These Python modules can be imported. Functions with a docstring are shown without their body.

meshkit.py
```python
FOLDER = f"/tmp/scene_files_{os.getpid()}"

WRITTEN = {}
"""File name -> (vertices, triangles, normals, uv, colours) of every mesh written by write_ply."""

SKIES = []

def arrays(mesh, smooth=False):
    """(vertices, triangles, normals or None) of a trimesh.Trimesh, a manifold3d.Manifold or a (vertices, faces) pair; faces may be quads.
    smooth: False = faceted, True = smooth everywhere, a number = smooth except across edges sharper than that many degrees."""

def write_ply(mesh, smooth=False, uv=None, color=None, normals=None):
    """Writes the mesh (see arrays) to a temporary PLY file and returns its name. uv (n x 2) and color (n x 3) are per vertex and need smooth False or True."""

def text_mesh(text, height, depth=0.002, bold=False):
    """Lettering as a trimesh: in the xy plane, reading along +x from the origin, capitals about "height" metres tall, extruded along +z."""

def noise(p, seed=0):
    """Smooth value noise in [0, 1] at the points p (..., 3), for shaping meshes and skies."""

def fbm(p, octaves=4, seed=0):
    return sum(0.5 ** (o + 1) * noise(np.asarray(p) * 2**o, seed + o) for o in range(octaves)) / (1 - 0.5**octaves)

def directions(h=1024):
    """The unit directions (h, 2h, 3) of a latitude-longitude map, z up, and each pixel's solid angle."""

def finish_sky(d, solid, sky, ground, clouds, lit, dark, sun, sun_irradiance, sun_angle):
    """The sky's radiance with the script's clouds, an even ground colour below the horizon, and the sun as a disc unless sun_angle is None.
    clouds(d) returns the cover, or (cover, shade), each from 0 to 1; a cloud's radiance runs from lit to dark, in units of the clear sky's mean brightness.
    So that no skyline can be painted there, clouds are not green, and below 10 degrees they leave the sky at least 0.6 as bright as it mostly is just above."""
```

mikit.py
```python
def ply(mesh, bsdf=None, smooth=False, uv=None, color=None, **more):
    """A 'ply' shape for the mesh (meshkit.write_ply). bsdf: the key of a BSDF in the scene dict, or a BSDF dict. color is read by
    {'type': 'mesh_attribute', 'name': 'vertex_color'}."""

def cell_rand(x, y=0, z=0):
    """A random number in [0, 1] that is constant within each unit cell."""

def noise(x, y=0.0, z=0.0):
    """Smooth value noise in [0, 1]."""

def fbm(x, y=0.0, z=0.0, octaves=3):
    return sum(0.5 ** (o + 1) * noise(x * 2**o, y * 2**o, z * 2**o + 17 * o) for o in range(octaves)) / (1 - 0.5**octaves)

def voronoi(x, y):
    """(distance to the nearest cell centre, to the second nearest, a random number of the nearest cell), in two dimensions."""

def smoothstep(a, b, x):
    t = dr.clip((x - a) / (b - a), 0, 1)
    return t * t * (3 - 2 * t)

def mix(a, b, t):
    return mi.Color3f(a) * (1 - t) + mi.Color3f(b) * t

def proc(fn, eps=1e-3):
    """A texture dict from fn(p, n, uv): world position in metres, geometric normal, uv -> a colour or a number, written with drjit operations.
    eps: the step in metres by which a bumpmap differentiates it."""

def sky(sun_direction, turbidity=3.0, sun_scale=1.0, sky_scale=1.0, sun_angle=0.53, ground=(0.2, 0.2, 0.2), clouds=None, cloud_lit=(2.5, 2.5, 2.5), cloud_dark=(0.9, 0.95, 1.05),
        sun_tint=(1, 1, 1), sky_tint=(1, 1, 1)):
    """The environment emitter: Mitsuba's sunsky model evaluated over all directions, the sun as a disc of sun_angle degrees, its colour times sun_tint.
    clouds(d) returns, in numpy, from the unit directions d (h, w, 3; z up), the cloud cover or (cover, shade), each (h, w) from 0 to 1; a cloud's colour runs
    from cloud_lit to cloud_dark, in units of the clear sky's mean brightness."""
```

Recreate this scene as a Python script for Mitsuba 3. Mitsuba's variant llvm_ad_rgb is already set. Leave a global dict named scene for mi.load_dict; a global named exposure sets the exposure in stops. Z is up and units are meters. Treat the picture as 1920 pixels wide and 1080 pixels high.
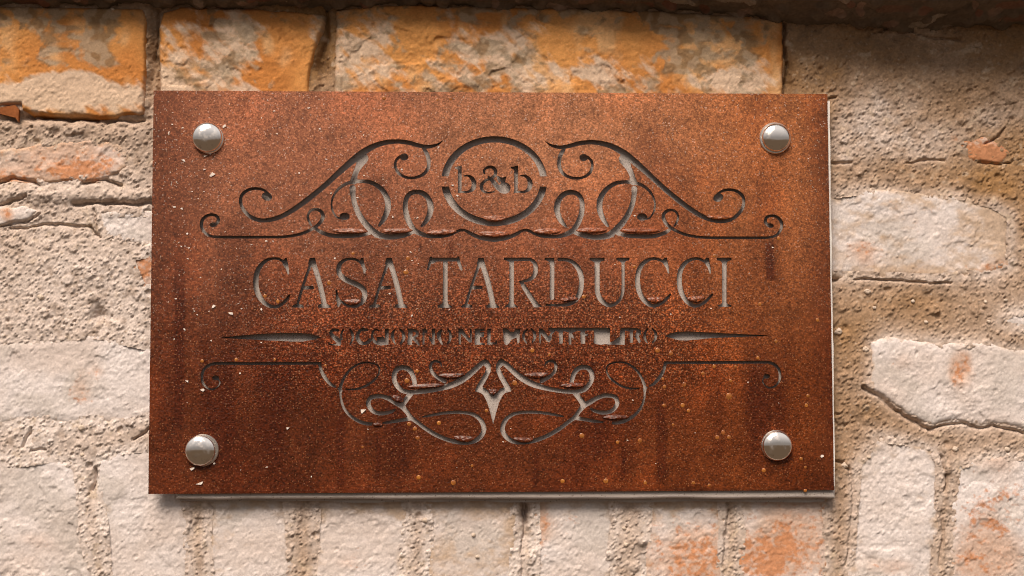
import math, numpy as np, trimesh, shapely, drjit as dr, mitsuba as mi, mikit
from shapely.geometry import Polygon, Point, box as sbox, LineString
from shapely.ops import unary_union
from mikit import noise, fbm, voronoi, smoothstep, mix, cell_rand, proc

T = mi.ScalarTransform4f
scene, labels = {}, {}

# ------------------------------------------------------------------ camera, sky, exposure
CAM = np.array([-0.03157, -1.09094, -0.07043]); YAW, PITCH, ROLL, HFOV = 0.04108, 0.0660, -0.00288, 38.0
FWD = np.array([math.sin(YAW) * math.cos(PITCH), math.cos(YAW) * math.cos(PITCH), math.sin(PITCH)])
RGT = np.cross(FWD, [0, 0, 1]); RGT /= np.linalg.norm(RGT); UPV = np.cross(RGT, FWD)
RGT, UPV = RGT * math.cos(ROLL) + UPV * math.sin(ROLL), UPV * math.cos(ROLL) - RGT * math.sin(ROLL)
scene['camera'] = {'type': 'perspective', 'fov': HFOV, 'fov_axis': 'x', 'near_clip': 0.05, 'far_clip': 100.0,
                   'to_world': T().look_at(origin=CAM.tolist(), target=(CAM + FWD).tolist(), up=UPV.tolist())}


def cover(d):
    # an overcast sky, brighter overhead than at the horizon
    el = np.clip(d[..., 2], 0, 1)
    return np.full(el.shape, 1.0), np.clip(1.0 - 1.6 * el, 0, 1)


scene['sky'] = mikit.sky((-0.28, -0.72, 0.98), turbidity=3, sun_scale=0.30, sun_angle=30, clouds=cover, cloud_lit=(0.78, 0.75, 0.75), cloud_dark=(0.135, 0.118, 0.105),
                         sun_tint=(0.95, 0.955, 1.045), ground=(0.065, 0.05, 0.036))
exposure = 3.58

# ------------------------------------------------------------------ measuring: points of the photograph laid out on the sign's and the wall's planes
FPX = 960 / math.tan(math.radians(HFOV / 2))
YW = 0.0135                       # mean wall surface; the sign's front is y = 0


def at(px, Y=0.0):
    px = np.asarray(px, float).reshape(-1, 2)
    d = FWD + ((px[:, :1] - 960) / FPX) * RGT + ((540 - px[:, 1:]) / FPX) * UPV
    P = CAM + d * ((Y - CAM[1]) / d[:, 1])[:, None]
    return P[:, [0, 2]]


def wpt(px):
    return at(px, YW)


def geo_at(g, Y=0.0):
    return shapely.transform(g, lambda c: at(c, Y))


# ------------------------------------------------------------------ numpy noise on the wall plane
def vn(x, z, seed=0):
    xi, zi = np.floor(x).astype(np.int64), np.floor(z).astype(np.int64)
    tx, tz = x - xi, z - zi
    tx, tz = tx * tx * (3 - 2 * tx), tz * tz * (3 - 2 * tz)

    def hsh(a, b):
        h = ((a * 374761393 + b * 668265263 + seed * 144665 + 977) & 0xFFFFFFFF)
        h = ((h ^ (h >> 13)) * 1274126177) & 0xFFFFFFFF
        return ((h ^ (h >> 16)) & 0xFFFFFF) / 16777215.0
    return (hsh(xi, zi) * (1 - tx) + hsh(xi + 1, zi) * tx) * (1 - tz) + (hsh(xi, zi + 1) * (1 - tx) + hsh(xi + 1, zi + 1) * tx) * tz


def fb(x, z, f, o=4, seed=0, g=0.5):
    s, w, r = 0, 0, 1.0
    for k in range(o):
        s = s + r * vn(x * f * 2**k + 31.7 * k, z * f * 2**k - 17.3 * k, seed + k); w += r; r *= g
    return s / w


def ridge(x, z, f, o=3, seed=0):
    s, w, r = 0, 0, 1.0
    for k in range(o):
        s = s + r * (1 - np.abs(2 * vn(x * f * 2**k + 9.1 * k, z * f * 2**k + 3.3 * k, seed + k) - 1)); w += r; r *= 0.55
    return s / w


def worley(x, z, f, seed=0):
    x, z = x * f, z * f
    xi, zi = np.floor(x).astype(np.int64), np.floor(z).astype(np.int64)
    d1 = np.full(x.shape, 9.0); wh = np.zeros(x.shape)
    for a in (-1, 0, 1):
        for b in (-1, 0, 1):
            cx, cz = xi + a, zi + b

            def r(k):
                h = ((cx * 374761393 + cz * 668265263 + (seed + k) * 144665) & 0xFFFFFFFF)
                h = ((h ^ (h >> 13)) * 1274126177) & 0xFFFFFFFF
                return ((h ^ (h >> 16)) & 0xFFFFFF) / 16777215.0
            d = np.hypot(cx + r(1) - x, cz + r(2) - z)
            n = d < d1
            wh = np.where(n, r(3), wh); d1 = np.where(n, d, d1)
    return d1, wh


def sst(a, b, x):
    t = np.clip((x - a) / (b - a), 0, 1)
    return t * t * (3 - 2 * t)


def sdist(P, poly):
    """signed distance (positive inside) of points to a polygon"""
    a, b = poly, np.roll(poly, -1, 0)
    best = np.full(len(P), 1e9); ins = np.zeros(len(P), bool)
    for p, q in zip(a, b):
        e = q - p; w = P - p
        t = np.clip((w @ e) / max(e @ e, 1e-18), 0, 1)
        best = np.minimum(best, ((w - t[:, None] * e)**2).sum(1))
        c = (p[1] > P[:, 1]) != (q[1] > P[:, 1])
        with np.errstate(divide='ignore', invalid='ignore'):
            ins ^= c & (P[:, 0] < (q[0] - p[0]) * (P[:, 1] - p[1]) / (q[1] - p[1]) + p[0])
    return np.where(ins, 1, -1) * np.sqrt(best)


def segd(P, line):
    best = np.full(len(P), 1e9)
    for p, q in zip(line[:-1], line[1:]):
        e = q - p; w = P - p
        t = np.clip((w @ e) / max(e @ e, 1e-18), 0, 1)
        best = np.minimum(best, ((w - t[:, None] * e)**2).sum(1))
    return np.sqrt(best)


# ------------------------------------------------------------------ materials
def nz(x, y=0.0, z=0.0):
    return _noise(0.8 * x - 0.53 * y + 0.28 * z + 11.3, 0.6 * x + 0.71 * y - 0.37 * z + 5.1, 0.46 * y + 0.886 * z)


_noise = noise


def fbm(x, y=0.0, z=0.0, octaves=3):
    s, w = 0.0, 0.0
    for o in range(octaves):
        a = 0.5**(o + 1); t = 0.9 * o + 0.5; c, k = math.cos(t), math.sin(t)
        s = s + a * _noise((c * x - k * y) * 2**o + 13.7 * o, (k * x + c * y) * 2**o - 7.9 * o, z * 2**o + 17 * o); w += a
    return s / w


noise = nz


def two(b):
    return {'type': 'twosided', 'bsdf': b}


def rgb(*c):
    return {'type': 'rgb', 'value': list(c)}


def f_mortar(p, n, uv):
    # uv.x: dark sandy (0) to pale lime (1); uv.y: orange staining
    g = noise(p.x * 900, p.z * 900, p.y * 900); m = fbm(p.x * 140, p.z * 140, p.y * 140, 3); b = fbm(p.x * 28, p.z * 28, 3.1, 3)
    pale = dr.clip(uv.x + 0.40 * (b - 0.5), 0, 1)
    c = mix((0.29, 0.170, 0.080), (0.63, 0.555, 0.51), pale)
    c = mix(c, (0.50, 0.40, 0.30), smoothstep(0.62, 0.80, m) * 0.6)
    c = mix(c, (0.22, 0.15, 0.10), smoothstep(0.46, 0.28, m) * 0.45)
    st = smoothstep(0.55, 0.75, uv.y + 0.6 * (fbm(p.x * 90, p.z * 90, 7.7, 3) - 0.5))
    c = mix(c, (0.46, 0.15, 0.045), st * 0.85)
    d1, d2, w = voronoi(p.x * 330, p.z * 330)
    c = mix(c, mix((0.62, 0.53, 0.44), (0.30, 0.22, 0.16), w * 7 - dr.floor(w * 7)), smoothstep(0.30, 0.22, d1) * smoothstep(0.80, 0.82, w) * (0.2 + 0.5 * pale))
    return c * (0.80 + 0.40 * g)


def f_ochre(p, n, uv):
    # uv.x: grey-brown soot and lichen; uv.y: pale wash
    b = fbm(p.x * 22, p.z * 22, 1.3, 4); m = fbm(p.x * 75, p.z * 75, 5.1, 4); g = noise(p.x * 1100, p.z * 1100, p.y * 1100)
    c = mix((0.57, 0.275, 0.092), (0.45, 0.185, 0.055), smoothstep(0.35, 0.65, b))
    c = mix(c, (0.60, 0.37, 0.185), smoothstep(0.50, 0.66, fbm(p.x * 48, p.z * 30, 9.4, 3)) * 0.75)
    c = mix(c, (0.57, 0.44, 0.33), smoothstep(0.42, 0.66, uv.y + 0.45 * (fbm(p.x * 55 + p.z * 30, p.z * 60, 2.2, 4) - 0.5) + 0.65 * (fbm(p.x * 170 + p.z * 120, p.z * 120, 6.2, 4) - 0.5)) * 0.92)
    m2 = fbm(p.x * 130 + 4 * m, p.z * 190, 5.1, 5); dk = smoothstep(0.42, 0.66, uv.x + 0.55 * (m - 0.5) + 0.75 * (m2 - 0.5))
    c = mix(c, mix((0.21, 0.145, 0.085), (0.33, 0.26, 0.185), smoothstep(0.4, 0.6, fbm(p.x * 160, p.z * 160, 4.0, 2))), dk * 0.82)
    return c * (0.86 + 0.28 * g)


def f_pale(p, n, uv):
    # uv.x: sandy dirt over the limewash, with painted shade under the sign; uv.y: bare orange-red brick
    b = fbm(p.x * 20, p.z * 26, 8.3, 4); m = fbm(p.x * 90, p.z * 120, 5.5, 4); g = noise(p.x * 1000, p.z * 1000, p.y * 1000)
    c = mix((0.665, 0.615, 0.60), (0.60, 0.525, 0.485), smoothstep(0.35, 0.65, b))
    c = mix(c, (0.50, 0.455, 0.42), smoothstep(0.52, 0.68, fbm(p.x * 34, p.z * 34, 1.9, 3)) * 0.6)
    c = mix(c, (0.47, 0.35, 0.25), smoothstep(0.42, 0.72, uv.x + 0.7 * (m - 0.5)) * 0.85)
    c = mix(c, (0.53, 0.345, 0.245), smoothstep(0.34, 0.62, uv.y + 0.7 * (b - 0.5)) * 0.7)
    c = mix(c, (0.50, 0.215, 0.095), smoothstep(0.50, 0.80, uv.y + 0.5 * (m - 0.5) + 0.9 * (fbm(p.x * 240, p.z * 300, 3.5, 4) - 0.5)) * 0.85)
    return c * (0.88 + 0.24 * g)


def f_ledge(p, n, uv):
    d1, d2, w = voronoi(p.x * 60 + 3 * noise(p.x * 40, p.y * 40, p.z * 40), (p.y - p.z) * 60)
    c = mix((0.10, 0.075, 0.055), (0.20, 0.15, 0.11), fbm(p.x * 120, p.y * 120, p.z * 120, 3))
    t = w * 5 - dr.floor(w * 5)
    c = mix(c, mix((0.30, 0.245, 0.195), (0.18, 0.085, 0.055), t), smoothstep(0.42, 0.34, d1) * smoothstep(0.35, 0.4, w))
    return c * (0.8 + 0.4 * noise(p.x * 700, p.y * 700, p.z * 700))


def spots(p, f, keep, r0, r1, dx=0.0):
    d1, d2, w = voronoi(p.x * f + dx, p.z * f - dx)
    return smoothstep(r1, r0, d1) * smoothstep(1 - keep, 1 - keep + 0.001, w)


def wet(p):
    # rain-wet area: lower middle of the plate and the drips
    lo = smoothstep(0.075, -0.06, p.z + 0.03 * (fbm(p.x * 25, p.z * 25, 2.0, 3) - 0.5) + 0.10 * dr.abs(p.x) - 0.02)
    return dr.clip(lo, 0, 1)


def f_rust(p, n, uv):
    g1 = noise(p.x * 1250, p.z * 1250, 0.5); g2 = noise(p.x * 620, p.z * 620, 7.5); b = fbm(p.x * 16, p.z * 16, 3.3, 4); m = fbm(p.x * 70, p.z * 70, 6.6, 4)
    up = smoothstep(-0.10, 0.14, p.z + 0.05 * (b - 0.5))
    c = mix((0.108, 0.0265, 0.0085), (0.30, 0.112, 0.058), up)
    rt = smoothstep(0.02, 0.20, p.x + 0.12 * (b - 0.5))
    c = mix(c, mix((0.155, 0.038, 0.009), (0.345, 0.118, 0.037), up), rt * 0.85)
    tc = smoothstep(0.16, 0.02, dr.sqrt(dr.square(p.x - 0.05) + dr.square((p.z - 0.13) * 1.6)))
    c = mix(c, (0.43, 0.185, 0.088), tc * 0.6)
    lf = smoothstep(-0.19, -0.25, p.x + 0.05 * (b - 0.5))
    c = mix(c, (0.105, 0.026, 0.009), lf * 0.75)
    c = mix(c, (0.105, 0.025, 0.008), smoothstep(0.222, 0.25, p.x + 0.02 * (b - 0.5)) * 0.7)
    c = mix(c, c * 0.62, smoothstep(0.50, 0.70, m) * 0.55)
    c = mix(c, c * mi.Color3f(1.6, 1.45, 1.3), smoothstep(0.45, 0.72, fbm(p.x * 30, p.z * 20, 11.0, 6)) * 0.6)
    c = mix(c, c * mi.Color3f(0.60, 0.52, 0.48), smoothstep(0.48, 0.70, fbm(p.x * 24, p.z * 12, 4.0, 6)) * 0.7)
    # run-off streaks: rust red darker bands under the cut-outs
    s = smoothstep(0.50, 0.68, 0.75 * noise(p.x * 55, p.z * 0.01, 1.7) + 0.25 * fbm(p.x * 160, p.z * 14, 1.7, 3)) * smoothstep(0.0, -0.06, p.z + 0.03 * noise(p.x * 120, 3.3, 0.0)) * smoothstep(-0.165, -0.10, p.z)
    s = dr.maximum(s, 0.6 * smoothstep(0.0035, 0.0, p.z + 0.14727 + 0.002 * (m - 0.6)))
    s = dr.maximum(s, smoothstep(0.0055, 0.0025, dr.abs(p.x + 0.2285 + 0.0015 * noise(p.z * 90))) * smoothstep(-0.1015, -0.0985, p.z) * smoothstep(0.06, -0.02, p.z))
    s = dr.maximum(s, smoothstep(0.0045, 0.002, dr.abs(p.x - 0.2055 + 0.001 * noise(p.z * 90))) * smoothstep(0.0065, 0.009, p.z) * smoothstep(0.038, 0.034, p.z))
    for sx, sw, z0, z1 in ((-0.1115, 0.005, -0.085, -0.145), (-0.0840, 0.003, -0.10, -0.14), (0.1225, 0.006, -0.075, -0.14), (0.0950, 0.003, -0.11, -0.14), (-0.150, 0.003, -0.05, -0.075), (0.030, 0.0035, -0.115, -0.145), (-0.032, 0.003, 0.040, 0.022), (-0.055, 0.0025, 0.040, 0.028)):
        s = dr.maximum(s, 0.85 * smoothstep(sw, sw * 0.25, dr.abs(p.x - sx + 0.002 * (noise(p.z * 70, sx * 50) - 0.5))) * smoothstep(z0 + 0.004, z0 - 0.012, p.z) * smoothstep(z1 - 0.006, z1 + 0.006, p.z))
    c = mix(c, (0.062, 0.012, 0.0042), s * 0.8)
    wz = smoothstep(0.065, 0.015, dr.abs(p.z + 0.035 + 0.02 * (b - 0.5))) * smoothstep(0.21, 0.12, dr.abs(p.x + 0.02 * (m - 0.5)))
    c = c * mix(mi.Color3f(1.0), mi.Color3f(0.92, 0.84, 0.80), wz)
    c = c * (0.30 + 1.1 * g1 * g1 + 0.55 * g2) * mix(mi.Color3f(1.0), mi.Color3f(0.35 + 2.2 * g1 * g1 * g1 + 0.5 * noise(p.x * 1700, p.z * 1700, 3.0)), wz * 0.8)
    c = mix(c, (0.55, 0.27, 0.14), spots(p, 520, 0.22, 0.10, 0.30, 3.9) * 0.6 * wz)  # glints of the wet grain, painted into the colour as pale specks
    c = mix(c, (0.50, 0.23, 0.11), spots(p, 640, 0.16, 0.12, 0.34, 1.7) * 0.55 * (0.4 + 0.6 * m))  # finer painted glints over the whole plate
    # grit dust caught on the surface: pale specks, more of them up and left
    dust = dr.maximum(spots(p, 420, 0.085, 0.10, 0.26), spots(p, 700, 0.06, 0.15, 0.32, 5.3)) * smoothstep(-0.10, 0.12, p.z - 0.10 * p.x + 0.07 * (b - 0.5))
    c = mix(c, (0.62, 0.50, 0.43), dust * 0.5)
    return c


def f_rust_rough(p, n, uv):
    return 0.62 - 0.30 * wet(p) + 0.10 * (noise(p.x * 300, p.z * 300, 1.1) - 0.5)


def f_rust_bump(p, n, uv):
    w = wet(p)
    return (noise(p.x * 900, p.z * 900, 0.2) + 0.7 * noise(p.x * 1600, p.z * 1600, 4.2) + 0.25 * noise(p.x * 400, p.z * 400, 9.2)) * (0.13 + 0.13 * w) * 1e-3 + 0.0003 * fbm(p.x * 60, p.z * 60, 2.5, 2)


def f_board(p, n, uv):
    c = mix((0.46, 0.415, 0.385), (0.39, 0.345, 0.315), fbm(p.x * 60, p.z * 60, p.y * 60, 3))
    c = mix(c, (0.17, 0.135, 0.11), dr.maximum(spots(p, 330, 0.16, 0.10, 0.20), spots(p, 560, 0.10, 0.12, 0.25, 2.2)) * 0.8)
    return c * (0.92 + 0.16 * noise(p.x * 1200, p.z * 1200, p.y * 1200))


def f_steel(p, n, uv):
    d = smoothstep(0.45, 0.72, fbm(p.x * 260, p.z * 260, p.y * 260, 4))
    return mix((0.98, 0.91, 0.84), (0.50, 0.40, 0.31), d * 0.75 * smoothstep(0.0, -0.004, p.z - dr.select(p.z > 0, 0.112, -0.117) + 0.004 * (noise(p.x * 300, p.z * 300, 2.0) - 0.4)))


def f_steel_rough(p, n, uv):
    return 0.09 + 0.22 * smoothstep(0.4, 0.7, fbm(p.x * 260, p.z * 260, p.y * 260, 3))


scene['mat_mortar'] = two({'type': 'diffuse', 'reflectance': proc(f_mortar)})
scene['mat_ochre'] = two({'type': 'diffuse', 'reflectance': proc(f_ochre)})
scene['mat_pale'] = two({'type': 'diffuse', 'reflectance': proc(f_pale)})
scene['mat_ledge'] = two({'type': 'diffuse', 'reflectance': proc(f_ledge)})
scene['mat_pebble'] = two({'type': 'diffuse', 'reflectance': rgb(0.58, 0.48, 0.39)})
scene['mat_fragment'] = two({'type': 'diffuse', 'reflectance': proc(lambda p, n, uv: mix((0.30, 0.11, 0.042), (0.20, 0.07, 0.026), fbm(p.x * 120, p.z * 120, p.y * 120, 3)) * (0.8 + 0.4 * noise(p.x * 900, p.z * 900, p.y * 900)))})
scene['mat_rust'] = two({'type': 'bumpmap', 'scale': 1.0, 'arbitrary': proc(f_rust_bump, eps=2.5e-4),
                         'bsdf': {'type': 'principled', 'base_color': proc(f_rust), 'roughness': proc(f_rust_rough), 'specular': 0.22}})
scene['mat_rust_edge'] = two({'type': 'diffuse', 'reflectance': proc(lambda p, n, uv: mix((0.07, 0.026, 0.012), (0.15, 0.05, 0.02), noise(p.x * 500, p.z * 500, p.y * 500)))})
scene['mat_board'] = two({'type': 'diffuse', 'reflectance': proc(f_board)})
scene['mat_steel'] = two({'type': 'principled', 'base_color': proc(f_steel), 'metallic': 1.0, 'roughness': proc(f_steel_rough), 'specular': 0.5})
scene['mat_washer'] = two({'type': 'principled', 'base_color': rgb(0.78, 0.72, 0.65), 'metallic': 1.0, 'roughness': 0.3})
scene['mat_bead'] = two({'type': 'principled', 'base_color': proc(lambda p, n, uv: f_rust(p, n, uv) * mi.Color3f(0.85, 0.78, 0.72)), 'roughness': 0.33, 'specular': 0.3})
scene['mat_rusty_water'] = two({'type': 'principled', 'base_color': proc(lambda p, n, uv: mix((0.40, 0.15, 0.022), (0.20, 0.058, 0.012), noise(p.x * 120, p.z * 120, 0.7)) * (0.7 + 0.6 * noise(p.x * 900, p.z * 900, 0.7))), 'roughness': 0.15, 'specular': 0.5, 'clearcoat': 1.0, 'clearcoat_gloss': 0.95})  # orange is suspended rust plus painted-in light gathered by the drop
scene['mat_rim_strip'] = two({'type': 'diffuse', 'reflectance': rgb(0.74, 0.71, 0.68)})
scene['mat_grit'] = two({'type': 'diffuse', 'reflectance': rgb(0.72, 0.64, 0.57)})


def put(key, mesh, bsdf, smooth=False, uv=None):
    scene[key] = mikit.ply(mesh, bsdf, smooth=smooth, uv=uv)


USED = {}


def key_for(name):
    k = USED.get(name, 0); USED[name] = k + 1
    return name if k == 0 else f'{name}_{k:03d}'


# ------------------------------------------------------------------ the wall: mortar bed with bricks and stones set in it
labels['wall'] = {'label': 'old wall of weathered ochre and limewashed bricks and rough stones in crumbling mortar', 'category': 'wall'}
# name, outline in photo pixels, height proud of the wall in mm, roughness mm, edge radius mm, material, base u, base v, tilt mm/m (x, z)
ST = [
 ('brick', [(-90,10),(60,12),(150,13),(268,16),(277,40),(276,120),(272,216),(180,224),(60,217),(42,208),(40,196),(-90,206)], 3.0, 0.35, 1.6, 'ochre', .46, .22),
 ('brick', [(306,22),(340,12),(480,16),(612,26),(604,62),(592,90),(584,125),(580,215),(296,215),(298,120),(297,55)], 3.0, 0.8, 2.0, 'ochre', .44, .44),
 ('brick', [(628,18),(700,8),(860,10),(1000,13),(1200,18),(1330,24),(1400,30),(1470,40),(1470,120),(1468,215),(624,215),(626,120)], 3.2, 0.9, 2.2, 'ochre', .52, .40),
 ('brick', [(1806,258),(1840,254),(1874,266),(1894,286),(1880,304),(1845,307),(1815,296),(1798,277)], 0.2, 0.7, 3.0, 'pale', .30, .70),
 ('stone', [(1538,362),(1620,352),(1700,355),(1800,362),(1862,378),(1900,402),(1898,500),(1850,518),(1750,527),(1620,523),(1538,522)], 0.7, 0.55, 4.5, 'pale', .50, .30),
 ('stone', [(1632,642),(1660,629),(1700,632),(1760,640),(1850,640),(1920,655),(2005,660),(2005,815),(1920,808),(1860,795),(1840,800),(1790,790),(1745,800),(1700,780),(1660,752),(1622,730),(1630,690)], 3.2, 0.6, 3.5, 'pale', .22, .26),
 ('stone', [(1866,600),(1890,582),(1950,575),(2005,576),(2005,622),(1930,625),(1880,616)], 1.2, 0.4, 3.0, 'pale', .32, .14),
 ('stone', [(1602,870),(1640,815),(1700,822),(1752,838),(1766,865),(1762,1000),(1748,1165),(1580,1165),(1592,1000)], 1.6, 0.6, 4.0, 'pale', .34, .20),
 ('brick', [(1788,868),(1850,852),(1920,850),(2005,858),(2005,1165),(1772,1165),(1778,950)], 2.0, 0.6, 4.0, 'pale', .28, .36),
 ('brick', [(1378,905),(1550,905),(1556,980),(1548,1165),(1376,1165),(1384,1000)], 1.6, 0.5, 3.0, 'pale', .30, .42),
 ('brick', [(1214,905),(1352,905),(1362,980),(1356,1060),(1352,1165),(1210,1165),(1206,1000)], 1.6, 0.6, 3.0, 'pale', .34, .40),
 ('brick', [(998,905),(1150,905),(1158,980),(1148,1060),(1150,1165),(994,1165),(1000,1020)], 1.5, 0.5, 3.5, 'pale', .30, .22),
 ('brick', [(792,905),(966,905),(972,980),(968,1060),(966,1165),(796,1165),(800,1000)], 1.4, 0.35, 3.5, 'pale', .40, .08),
 ('brick', [(590,905),(764,905),(768,980),(758,1060),(760,1165),(592,1165),(586,1000)], 1.3, 0.5, 4.0, 'pale', .32, .18),
 ('brick', [(386,905),(540,905),(548,980),(552,1060),(545,1165),(396,1165),(384,1020)], 1.3, 0.5, 4.0, 'pale', .34, .12),
 ('brick', [(186,860),(230,838),(300,832),(352,860),(356,980),(362,1060),(356,1165),(204,1165),(196,1060),(190,980),(178,920)], 1.5, 0.5, 3.5, 'pale', .22, .10),
 ('stone', [(-90,868),(-20,860),(40,862),(100,852),(150,870),(158,930),(160,1000),(176,1060),(172,1165),(-90,1165)], 1.6, 0.6, 4.5, 'pale', .24, .22),
 ('stone', [(-90,640),(20,636),(100,628),(180,622),(262,640),(300,650),(300,780),(240,800),(180,792),(130,796),(60,785),(0,800),(-90,802)], 1.5, 0.6, 4.5, 'pale', .20, .16),
 ('stone', [(56,806),(80,798),(92,812),(90,838),(60,846),(50,830)], 1.6, 0.5, 3.0, 'pale', .40, .10),
 ('brick', [(-90,286),(0,281),(60,272),(110,264),(215,263),(246,284),(236,318),(180,344),(110,340),(60,344),(-90,342)], 1.6, 0.9, 2.0, 'pale', .40, .42),
 ('stone', [(-90,394),(0,388),(50,385),(76,396),(58,414),(0,426),(-90,432)], 3.2, 0.4, 2.2, 'pale', .18, .24),
 ('brick', [(178,398),(230,392),(300,394),(300,470),(240,458),(195,446),(182,425)], 1.6, 0.8, 3.0, 'pale', .22, .30),
 ('brick', [(236,478),(300,466),(300,548),(262,545),(248,510)], 0.9, 0.5, 2.5, 'pale', .30, .46),
]
# extra stain patches, plus some shade painted in under the sign (photo px centre, radii, +u, +v) for every part of the wall
PATCH = [(120,180,190,32,-.9,.85),(130,150,60,18,-.2,.4),(250,85,30,60,-.5,-.4),(48,80,25,30,-.3,-.5),(200,60,60,35,.18,-.2),(30,50,60,28,.12,-.2),(170,100,40,30,.22,0),
  (545,110,45,70,-.45,-.35),(340,55,50,50,-.25,0),(430,80,70,50,.12,.2),(380,140,70,30,.10,.15),(690,110,60,60,-.1,.28),(790,60,45,60,-.35,-.35),(930,110,120,45,.02,.32),(1060,95,40,70,-.35,-.2),(1180,80,60,60,-.3,-.2),(1100,140,90,25,-.2,.3),(1330,90,60,40,.15,-.25),(1400,150,90,30,0,.35),(1450,150,20,50,-.5,-.1),(1250,30,250,20,.15,-.5),
  (1300,1045,65,55,0,.34),(1440,1055,65,55,0,.34),(1480,1010,40,40,0,.25),(1680,1060,60,30,0,.30),(1850,960,60,50,0,.28),(1850,1050,70,40,0,.20),(1800,690,25,35,0,.48),(1700,680,40,30,0,.10),(1870,510,35,25,0,.5),(1895,362,25,15,0,.7),
  (1620,470,30,25,0,.35),(1740,420,35,35,-.3,.05),(1870,420,50,60,.28,0),(150,740,40,40,0,.38),(190,700,30,20,0,.25),(60,1010,50,40,0,.20),(140,320,70,22,-.1,.35),(20,330,40,20,0,.25),(268,500,25,40,-.1,.3),(10,400,20,12,0,.4),
  (880,1040,75,50,.14,-.2),(1010,1000,16,70,.1,.25),(1060,980,80,30,0,.2),(660,1050,30,40,0,.2),(1190,1000,30,40,0,.15),(230,850,60,50,-.15,-.1),(1620,330,80,40,-.2,.05),(1700,260,60,40,-.25,-.1),(300,930,90,25,-.1,-.05),(100,840,16,16,0,.5),(1785,262,30,14,0,1.0),(1905,238,16,18,0,1.0),(1850,295,60,16,0,.9),(640,945,400,22,.22,0),(1250,945,300,24,.22,0),(150,300,60,30,0,.15)]  # wide bands just below the sign: dirt together with painted-in shade
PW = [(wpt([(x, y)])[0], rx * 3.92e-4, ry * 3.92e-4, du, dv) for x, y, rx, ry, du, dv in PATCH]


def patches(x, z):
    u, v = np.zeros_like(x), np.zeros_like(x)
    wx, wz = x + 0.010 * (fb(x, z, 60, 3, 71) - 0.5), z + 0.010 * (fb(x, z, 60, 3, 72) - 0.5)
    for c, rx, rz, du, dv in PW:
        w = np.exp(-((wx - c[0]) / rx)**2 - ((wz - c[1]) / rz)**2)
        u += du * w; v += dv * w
    return u, v


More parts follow.
